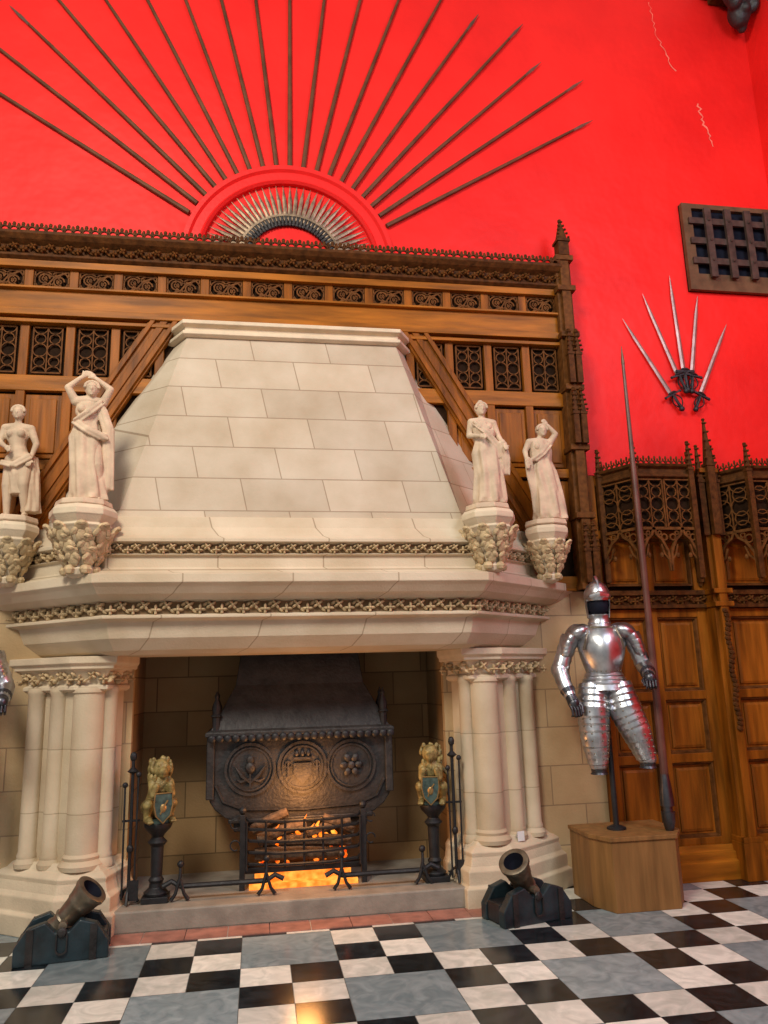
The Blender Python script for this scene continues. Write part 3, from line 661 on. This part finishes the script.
m.obj('basket_bars',MIRON,g,smooth=True)
m=M()
for x in (-.45,.45):
    m.box(IX+x-.02,IX+x+.02,6.15,6.19,.14,.66); m.ball((IX+x,6.17,.69),.03,8,6)
    for z in (.45,.60):
        m.arc(IX+x*1.12,z,.035,0,300,6.16,.007,9)
m.box(IX-.46,IX+.46,6.20,6.28,.24,.28)
m.obj('grate_frame',MIRON,g,bevel=.003)
m=M(); m.box(IX-.40,IX+.40,6.14,6.28,.142,.175); m.box(IX-.36,IX+.36,6.25,6.27,.17,.235); m.obj('reflecting_ash_tray',MTRAY,g,label='ash tray under the bars with the orange fire reflection put into it')
fi=thing('log_fire',(IX,6.35,.30),'burning logs with orange flames in the grate','fire')
for a,b_,r in (((-.36,6.20,.37),(.30,6.19,.35),.05),((-.30,6.24,.46),(.36,6.20,.43),.05),((-.34,6.19,.47),(.02,6.24,.56),.045),((.02,6.2,.50),(.36,6.24,.56),.04),((-.38,6.22,.54),(-.12,6.2,.66),.04),((.15,6.22,.60),(.38,6.19,.50),.035)):
    m=M(); A=Vector((IX+a[0],a[1],a[2]));B=Vector((IX+b_[0],b_[1],b_[2])); m.tube([A,A.lerp(B,.5)+Vector((0,0,.01)),B],[r,r*.93,r*.8],9)
    m.obj('log',MASH,fi,smooth=True)
m=M()
for i in range(34): m.ball((IX+random.uniform(-.34,.34),random.uniform(6.18,6.26),random.uniform(.30,.40)),random.uniform(.014,.026),6,4)
o=m.obj('embers',MFIRE,fi); o['kind']='stuff'
m=M()
for i in range(9):
    x=IX-.20+.42*i/8; h=.10+.11*random.random(); y=random.uniform(6.17,6.26); z=.43
    m.tube([(x,y,z),(x+.02,y,z+h*.35),(x-.015,y,z+h*.7),(x+.02,y,z+h)],[.015,.022,.012,.001],7,None,.5)
o=m.obj('flames',MFLAME,fi,smooth=True); o['kind']='stuff'
# andiron bars
def andiron(x,lab):
    e=thing('andiron',(x,6.0,.14),lab,'andiron','long iron andirons')
    m=M(); m.tube([(x-.42,6.0,.24),(x-.36,6.0,.27),(x-.30,6.0,.235),(x+.30,6.0,.235),(x+.36,6.0,.27),(x+.42,6.0,.24)],.018,8); m.obj('bar',MIRON,e,smooth=True)
    for s in (-.3,.3):
        m=M(); m.tube([(x+s-.06,5.98,.15),(x+s-.03,5.98,.19),(x+s,5.99,.30),(x+s,6.0,.36)],[.014,.012,.012,.01],7); m.tube([(x+s+.06,5.98,.15),(x+s+.03,5.98,.19),(x+s,5.99,.28)],[.014,.012,.012],7); m.ball((x+s,6.0,.38),.025,8,6)
        m.obj('foot',MIRON,e,smooth=True)
andiron(-.22,'black iron fire bar on splayed feet'); andiron(.92,'black iron fire bar on splayed feet')
# lions on pedestals
def lion(x,y,z,rz,k=0):
    e=thing('pedestal',(x,y,.14),'slim black turned iron pedestal','pedestal','black pedestals for lions')
    m=M(); h=z-.14
    m.box(x-.09,x+.09,y-.09,y+.09,.14,.18); m.lathe([(.08,.18),(.085,.20),(.05,.23),(.045,.26),(.055,.28),(.04,.30),(.045,z-.16),(.07,z-.13),(.04,z-.10),(.05,z-.08),(.09,z-.04),(.10,z-.02),(.10,z)],x,y,0,12)
    m.obj('turned_column',MIRON,e,smooth=True,bevel=.003)
    e=thing('lion_statuette',(x,y,z),'dull gilded seated heraldic lion holding a blue-green shield','statuette','gilded heraldic lions',local=True,rot=(0,0,rz))
    b=M()
    b.ball((0,.05,.13),(.085,.10,.11),12,9); b.cap((0,.04,.15),(0,-.01,.28),.08,.07); b.ball((0,-.02,.26),(.085,.075,.09))
    for s in (-1,1):
        b.cap((s*.07,.05,.10),(s*.085,-.04,.13),.05,.04); b.cap((s*.085,-.04,.13),(s*.08,.0,.03),.035,.025); b.cap((s*.08,.0,.025),(s*.08,-.09,.022),.028,.024)
        b.cap((s*.06,-.05,.27),(s*.065,-.10,.20),.035,.027); b.cap((s*.065,-.10,.20),(s*.05,-.115,.26),.024,.024)
        for f in (-1,0,1): b.ball((s*.08+f*.014,-.115,.018),(.009,.014,.010),6,5)
    b.ball((0,-.04,.37),(.065,.065,.07),12,9); b.ball((0,-.10,.355),(.035,.04,.032),10,8); b.ball((0,-.135,.368),(.014,.010,.010),8,5); b.ball((0,-.09,.325),(.026,.035,.016),8,6)
    for s in (-1,1): b.ball((s*.05,-.02,.43),(.018,.012,.022),8,6); b.ball((s*.026,-.095,.395),(.012,.01,.008),8,6)
    b.chain([(.06,.12,.06),(.12,.12,.10),(.12,.10,.2),(.08,.12,.24)],[.02,.014,.012,.02],8)
    b.vox('lion_body',MGOLD,e,.0055,sm=2)
    mn=M()
    for i in range(60):
        a=random.uniform(0,2*pi); t=random.uniform(0,1); zz=.24+.19*t; rr=.080-.03*abs(t-.5)
        if math.sin(a)<-.6 and zz>.31: continue
        mn.ball((rr*math.cos(a),-.015+rr*math.sin(a)*.95,zz),(.018,.018,.032),6,5,(random.uniform(-.4,.4),random.uniform(-.4,.4),0))
    mn.vox('mane',MGOLD,e,.006,sm=1)
    sh=M(); P=[(-.06,.20),(.06,.20),(.065,.12),(.05,.05),(0,.0),(-.05,.05),(-.065,.12)]
    sh.rings([[(a,-.135,b_+.01) for a,b_ in P],[(a,-.115,b_+.01) for a,b_ in P]]); so=sh.obj('shield',MSHIELD,e,bevel=.006,label='blue-green enamelled shield')
    rm=M(); rm.tube([(a,-.136,b_+.01) for a,b_ in P+[P[0]]],.005,6); rm.ball((0,-.135,.11),(.022,.008,.03),8,5); rm.tube([(-.02,-.136,.07),(0,-.14,.12),(.03,-.136,.16)],.006,6); rm.obj('shield_trim',MRIM,so,smooth=True)
    bs=M(); bs.lathe([(.095,0),(.095,.02)],0,0,0,8); bs.obj('base',MSHIELD,e)
lion(-.69,6.05,.66,.35); lion(1.33,6.08,.68,-.3)
# fire tools
def tools(x,y,H,lab):
    e=thing('fire_tool_stand',(x,y,.14),lab,'fire tools','fire tool stands')
    m=M(); 
    for k in range(3):
        a=k*2.1+.5; m.tube([(x+.07*math.cos(a),y+.07*math.sin(a),.15),(x+.04*math.cos(a),y+.04*math.sin(a),.22),(x,y,.25)],.010,6)
    m.tube([(x,y,.2),(x,y,.14+H)],.012,8); m.ball((x,y,.14+H),(.025,.025,.035),8,6); m.ball((x,y,.5),(.025,.025,.03),8,6); m.lathe([(.01,.14+H-.12),(.04,.14+H-.1),(.01,.14+H-.07)],x,y,0,10)
    m.tube([(x-.06,y,H*.7),(x+.06,y,H*.7)],.008,6)
    m.obj('stand',MIRON,e,smooth=True)
    m=M(); m.tube([(x+.04,y-.03,.24),(x+.045,y-.03,H)],.007,6); m.box(x+.0,x+.07,y-.04,y-.025,.17,.30); m.ball((x+.045,y-.03,H+.02),.02,8,6); m.obj('shovel',MIRON,e,smooth=True)
    m=M(); m.tube([(x-.04,y-.03,.18),(x-.045,y-.03,H*.95)],.007,6); m.tube([(x-.04,y-.03,.2),(x-.07,y-.03,.23)],.006,6); m.ball((x-.045,y-.03,H*.95),.02,8,6); m.obj('poker',MIRON,e,smooth=True)
tools(-.87,6.0,.98,'black iron fire tools on a tripod stand'); tools(1.47,5.97,1.0,'black iron fire tools on a tripod stand')
# ------------------------------------------------------------------ mortars
def mortar(x,y,rz,lab,mt,brot=(0,0,0),sc=1):
    e=thing('mortar_cannon',(x,y,0),lab,'small cannon','small bronze mortars',local=True,rot=(0,0,rz))
    bd=None
    for s in (-1,1):
        m=M(); m.prismxz([(-.27,.0),(.27,.0),(.27,.10),(.20,.20),(.10,.23),(.04,.17),(-.04,.17),(-.10,.23),(-.20,.20),(-.27,.10)],s*.115-.035,s*.115+.035)
        bd=m.obj('wooden_cheek',mt,e,bevel=.008)
        for xx in (-.18,.18): bx('iron_strap',MIRON2,bd,xx-.02,xx+.02,s*.152-.006,s*.152+.006,.0,.2,bevel=0)
        m=M(); m.arc(.0,.08,.03,180,360,s*.16,.006,8); m.ball((0,s*.158,.17),(.03,.012,.03),8,5); m.bar(-.03,.08,-.03,.16,s*.16,.005); m.bar(.03,.08,.03,.16,s*.16,.005)
        m.obj('ring_handle',MIRON2,bd)
    m=M(); m.box(-.26,.26,-.08,.08,.01,.13); m.obj('bed_block',MBLACK,e,bevel=.008,label='black painted centre block')
    T=Matrix.Translation((0,0,.20))@Euler(brot).to_matrix().to_4x4()
    m=M()
    m.lathe([(.03,-.16),(.075,-.14),(.085,-.10),(.08,-.06),(.068,-.04),(.07,.0),(.078,.01),(.07,.02),(.078,.12),(.085,.13),(.085,.145),(.095,.20),(.105,.22),(.105,.245),(.09,.25),(.070,.248),(.065,.15),(.02,.14)],0,0,0,24,T)
    m.tube([(0,-.14,.20),(0,.14,.20)],.025,10)
    bb=m.obj('barrel',MBRONZE,e,smooth=True)
    m=M(); m.lathe([(.06,.142),(.068,.20),(.0695,.246),(.05,.2),(.02,.16)],0,0,0,24,T); m.obj('bore',MVOID,bb)
mortar(-1.17,5.50,.12,'small bronze mortar on a dark teal wooden bed',MTEAL,(.25,.72,0))
mortar(1.83,5.50,.25,'small bronze mortar on a dark teal wooden bed',MTEAL,(.35,-.62,0))
# small card on the plinth
e=thing('sign_card',(1.97,5.92,.40),'small folded white card standing on the column plinth','card')
m=M(); m.add([(1.94,5.93,.401),(2.0,5.95,.401),(2.0,5.955,.47),(1.94,5.935,.47),(1.93,5.97,.401),(1.99,5.99,.401)],[(0,1,2,3),(4,5,2,3)]); m.obj('card',MCARD,e)
# ------------------------------------------------------------------ pedestal, armour, lance
e=thing('display_pedestal',(2.66,5.65,0),'plain brown wooden plinth with canted corners','plinth')
m=M(); Pd=[(2.37,5.98),(2.37,5.62),(2.45,5.42),(2.93,5.42),(3.05,5.60),(3.05,5.98)]
m.prism(Pd,0,.46); m.obj('plinth_body',MPED,e,bevel=.004)
m=M(); m.prism([(a+(.012 if a>2.7 else -.012),b_+(-.012 if b_<5.8 else 0)) for a,b_ in Pd],.46,.49); m.obj('plinth_top',MPED,e,bevel=.004)
def armour(loc,rz=0):
    e=thing('suit_of_armour',loc,'polished steel half suit of armour on a pole stand','armour','suits of armour',local=True,rot=(0,0,rz))
    m=M(); m.tube([(0,.02,0),(0,.02,1.1)],.02,10); m.lathe([(.07,0),(.07,.015),(.03,.03)],0,.02,0,12); m.obj('support_pole',MIRON,e,smooth=True)
    def el(c,rx,ry,n=24,keel=0):
        R=[]
        for j in range(n):
            th=2*pi*j/n; x=math.cos(th); y=math.sin(th); k=1+keel*max(0,-y)**6
            R.append((c[0]+rx*x,c[1]+ry*y*k,c[2]))
        return R
    m=M(); m.rings([el((0,0,z),a,b_,28,k) for z,a,b_,k in ((1.10,.135,.11,.1),(1.13,.13,.11,.15),(1.18,.145,.125,.2),(1.26,.17,.145,.2),(1.34,.185,.15,.12),(1.41,.175,.135,.05),(1.46,.14,.10,0),(1.48,.10,.08,0))])
    bp=m.obj('breastplate',MSTEEL,e,smooth=True,ang=60)
    m=M()
    for s in (-1,1):
        m.tube([(s*.15,-.105,1.30),(s*.13,-.135,1.38),(s*.10,-.11,1.46)],.007,6)
    for k in range(9): a=-pi/2+(k-4)*.25; m.ball((.14*math.cos(a),.13*math.sin(a),1.14),.006,6,4)
    m.tube([(.11*math.cos(t),.095*math.sin(t),1.47) for t in [2*pi*i/20 for i in range(21)]],.008,6)
    m.obj('rivets',MBRONZE,bp)
    m=M(); m.rings([el((0,0,z),a,b_) for z,a,b_ in ((1.46,.115,.095),(1.48,.10,.085),(1.50,.085,.075),(1.505,.09,.08),(1.53,.078,.072),(1.56,.075,.07),(1.57,.082,.078))]); m.obj('gorget',MSTEEL,e,smooth=True,ang=50)
    m=M(); m.rings([el((0,.01,z),a,b_) for z,a,b_ in ((1.675,.090,.112),(1.71,.100,.122),(1.75,.096,.116),(1.80,.072,.094),(1.825,.040,.058),(1.835,.01,.02))])
    n=20; R0=[]
    for zz,rx,ry in ((1.545,.086,.092),(1.60,.092,.098),(1.64,.096,.108),(1.685,.098,.116)):
        row=[]
        for j in range(n+1):
            th=math.radians(-24+228*j/n); row.append((rx*math.cos(th),.01+ry*math.sin(th),zz))
        for j in range(n,-1,-1):
            th=math.radians(-24+228*j/n); row.append((rx*.93*math.cos(th),.01+ry*.93*math.sin(th),zz))
        R0.append(row)
    m.rings(R0)
    m.tube([(0,-.11,1.72),(0,-.07,1.81),(0,.01,1.86),(0,.09,1.81),(0,.13,1.72)],[.006,.014,.02,.014,.006],6,None,1)
    h=m.obj('helmet',MSTEEL,e,smooth=True,ang=50)
    m=M(); m.tube([(-.10,-.03,1.71),(-.07,-.11,1.71),(0,-.145,1.72),(.07,-.11,1.71),(.10,-.03,1.71)],[.008,.018,.022,.018,.008],8,None,.35); m.obj('helmet_peak',MSTEEL,h,smooth=True)
    m=M(); m.ball((0,-.01,1.635),(.080,.092,.085),14,8); m.obj('face_opening',MVOID,h,smooth=True)
    AR={-1:[(-.225,0,1.41),(-.285,.01,1.27),(-.325,-.01,1.16),(-.31,-.07,1.06),(-.275,-.13,.96)],1:[(.225,0,1.41),(.275,.02,1.28),(.31,.02,1.18),(.31,-.07,1.14),(.30,-.17,1.10)]}
    for s in (-1,1):
        m=M()
        m.ball((s*.17,-.01,1.44),(.10,.12,.06),16,10,(0,s*.35,0))
        for k,(dx,dz,r) in enumerate(((.205,1.43,.105),(.23,1.395,.104),(.25,1.36,.098),(.262,1.325,.090),(.272,1.295,.084))):
            m.ball((s*dx,0,dz),(r*.82,r*1.02,r*.55),18,10,(0,s*.95,0))
        m.obj('pauldron',MSTEEL,e,smooth=True,ang=50)
        A=AR[s]
        m=M(); P=[];Rr=[]
        base=[.072,.064,.066,.056,.043]
        for i in range(len(A)-1):
            for k in range(4):
                t=k/4; P.append(Vector(A[i]).lerp(Vector(A[i+1]),t)); rr=base[i]+(base[i+1]-base[i])*t; Rr.append(rr*(1.05 if k%2 else .97))
        P.append(Vector(A[-1])); Rr.append(base[-1])
        m.tube(P,Rr,16); m.ball(A[2],(.066,.072,.064),14,8); m.ball((A[2][0]+s*.03,A[2][1]+.03,A[2][2]),(.04,.05,.05),10,8)
        m.obj('arm_defence',MSTEEL,e,smooth=True,ang=50)
        w=Vector(A[-1]); d=(w-Vector(A[-2])).normalized()
        m=M(); m.tube([w-d*.06,w-d*.03,w,w+d*.05],[.058,.050,.040,.044],14); m.ball(w+d*.06,(.044,.034,.047),12,8)
        up=Vector((1,0,0)); 
        for k in range(4):
            o=up*(k-1.5)*.021; l=(.055,.065,.06,.048)[k]; f0=w+d*.075+o
            m.chain([f0,f0+d*l*.6+Vector((0,-.006,-.004)),f0+d*l*.8+Vector((0,-.004,-.035)),f0+d*l*.5+Vector((0,.012,-.055))],[.0115,.011,.010,.009],8)
        f0=w+d*.04-up*s*.035; m.chain([f0,f0+d*.03-up*s*.02+Vector((0,-.01,-.01)),f0+d*.06-up*s*.012+Vector((0,-.01,-.03))],[.013,.012,.010],8)
        m.obj('gauntlet',MGAUNT,e,smooth=True,ang=50,label='dark steel gauntlet with curled fingers')
    m=M(); m.rings([el((0,0,z),a,b_) for z,a,b_ in ((1.13,.135,.115),(1.11,.15,.13),(1.10,.145,.125),(1.08,.165,.14),(1.07,.16,.135),(1.05,.18,.15),(1.04,.175,.145),(1.00,.195,.155))]); m.obj('fauld',MSTEEL,e,smooth=True,ang=40)
    for s,A in ((-1,[(-.09,-.02,1.04),(-.11,-.05,.85),(-.11,-.06,.64),(-.10,-.04,.46)]),(1,[(.09,-.02,1.04),(.13,-.05,.85),(.195,-.06,.68),(.255,-.04,.50)])):
        m=M(); P=[];Rr=[]; base=[.105,.122,.105,.072]
        for i in range(3):
            for k in range(12):
                t=k/12; P.append(Vector(A[i]).lerp(Vector(A[i+1]),t)); rr=base[i]+(base[i+1]-base[i])*t; Rr.append(rr*(1.0+.045*((k%3)/2)))
        P.append(Vector(A[-1])); Rr.append(.06)
        m.tube(P,Rr,20); m.ball(A[-1],(.068,.072,.055),14,8)
        ta=m.obj('tasset',MSTEEL,e,smooth=True,ang=22)
        m=M()
        for i in range(0,len(P),3):
            for a in (-2.4,-1.9,-1.2,-.7): m.ball((P[i].x+Rr[i]*1.04*math.cos(a),P[i].y+Rr[i]*1.04*math.sin(a),P[i].z),.0065,6,4)
        m.obj('rivets',MBRONZE,ta)
        m=M(); m.tube([Vector(A[-1])+Vector((0,0,-.02)),Vector(A[-1])+Vector((0,0,-.05)),Vector(A[-1])+Vector((0,0,-.065))],[.06,.055,.065],14); m.obj('knee_plate',MGAUNT,e,smooth=True)
    return e
armour((2.62,5.68,.49),-.28); armour((-2.02,5.72,.45),.3)
e=thing('lance',(2.97,5.54,.49),'tall dark reddish tilting lance standing on the plinth','lance')
x,y=2.96,5.54
m=M(); m.tube([(x,y,.49),(x,y,.55),(x,y,.62)],[.03,.045,.05],12); m.tube([(x,y,.66),(x,y,.70),(x,y,.80),(x,y,.88)],[.05,.05,.04,.03],12); m.tube([(x,y,.6),(x,y,.68)],[.035,.035],12); m.obj('grip',MGAUNT,e,smooth=True)
m=M(); m.tube([(x,y,.88),(x,y,1.2),(x,y,3.2),(x,y,4.12)],[.030,.029,.020,.012],10); m.obj('shaft',MLANCE,e,smooth=True)
m=M(); m.tube([(x,y,4.10),(x,y,4.13),(x,y,4.26)],[.015,.014,.002],8); m.obj('lance_tip',MBLADE,e,smooth=True)
# ------------------------------------------------------------------ lights
def area(name,loc,tgt,size,power,col):
    l=bpy.data.lights.new(name,'AREA'); l.size=size; l.energy=power; l.color=col
    o=bpy.data.objects.new(name,l); bpy.context.collection.objects.link(o); o.location=loc
    o.rotation_euler=(Vector(tgt)-Vector(loc)).to_track_quat('-Z','Y').to_euler(); return o
area('side_light',(-2.4,-.2,7.4),(.5,6.2,2.3),2.0,560,(1,.93,.80))  # added warm key lamp for the fireplace, no known window there
area('side_light',(4.4,.8,6.5),(3.5,6.2,4),2.2,230,(.74,.84,1))  # cool daylight from an unseen window on the right
l=bpy.data.lights.new('fire_light','POINT'); l.energy=18; l.color=(1,.42,.12); l.shadow_soft_size=.12
o=bpy.data.objects.new('fire_light',l); bpy.context.collection.objects.link(o); o.location=(IX,6.0,.80)
w=bpy.data.worlds.new('world'); bpy.context.scene.world=w; w.use_nodes=True
w.node_tree.nodes['Background'].inputs[0].default_value=(1,.98,.96,1); w.node_tree.nodes['Background'].inputs[1].default_value=.36
# ------------------------------------------------------------------ camera
th=math.radians(12.4);ps=math.radians(9.5);ro=math.radians(1.6)
F=Vector((math.sin(ps)*math.cos(th),math.cos(ps)*math.cos(th),math.sin(th))); R0=Vector((math.cos(ps),-math.sin(ps),0)); U0=R0.cross(F)
Rr=R0*math.cos(ro)-U0*math.sin(ro); Uu=R0*math.sin(ro)+U0*math.cos(ro)
cm=bpy.data.cameras.new('camera'); co=bpy.data.objects.new('camera',cm); bpy.context.collection.objects.link(co)
mt=Matrix((( Rr.x,Uu.x,-F.x,0),(Rr.y,Uu.y,-F.y,0),(Rr.z,Uu.z,-F.z,1.6),(0,0,0,1)))
co.matrix_world=mt; cm.sensor_fit='VERTICAL'; cm.sensor_height=36; cm.sensor_width=27; cm.lens=36*770/1024
bpy.context.scene.camera=co
bpy.context.scene.view_settings.view_transform='Standard'
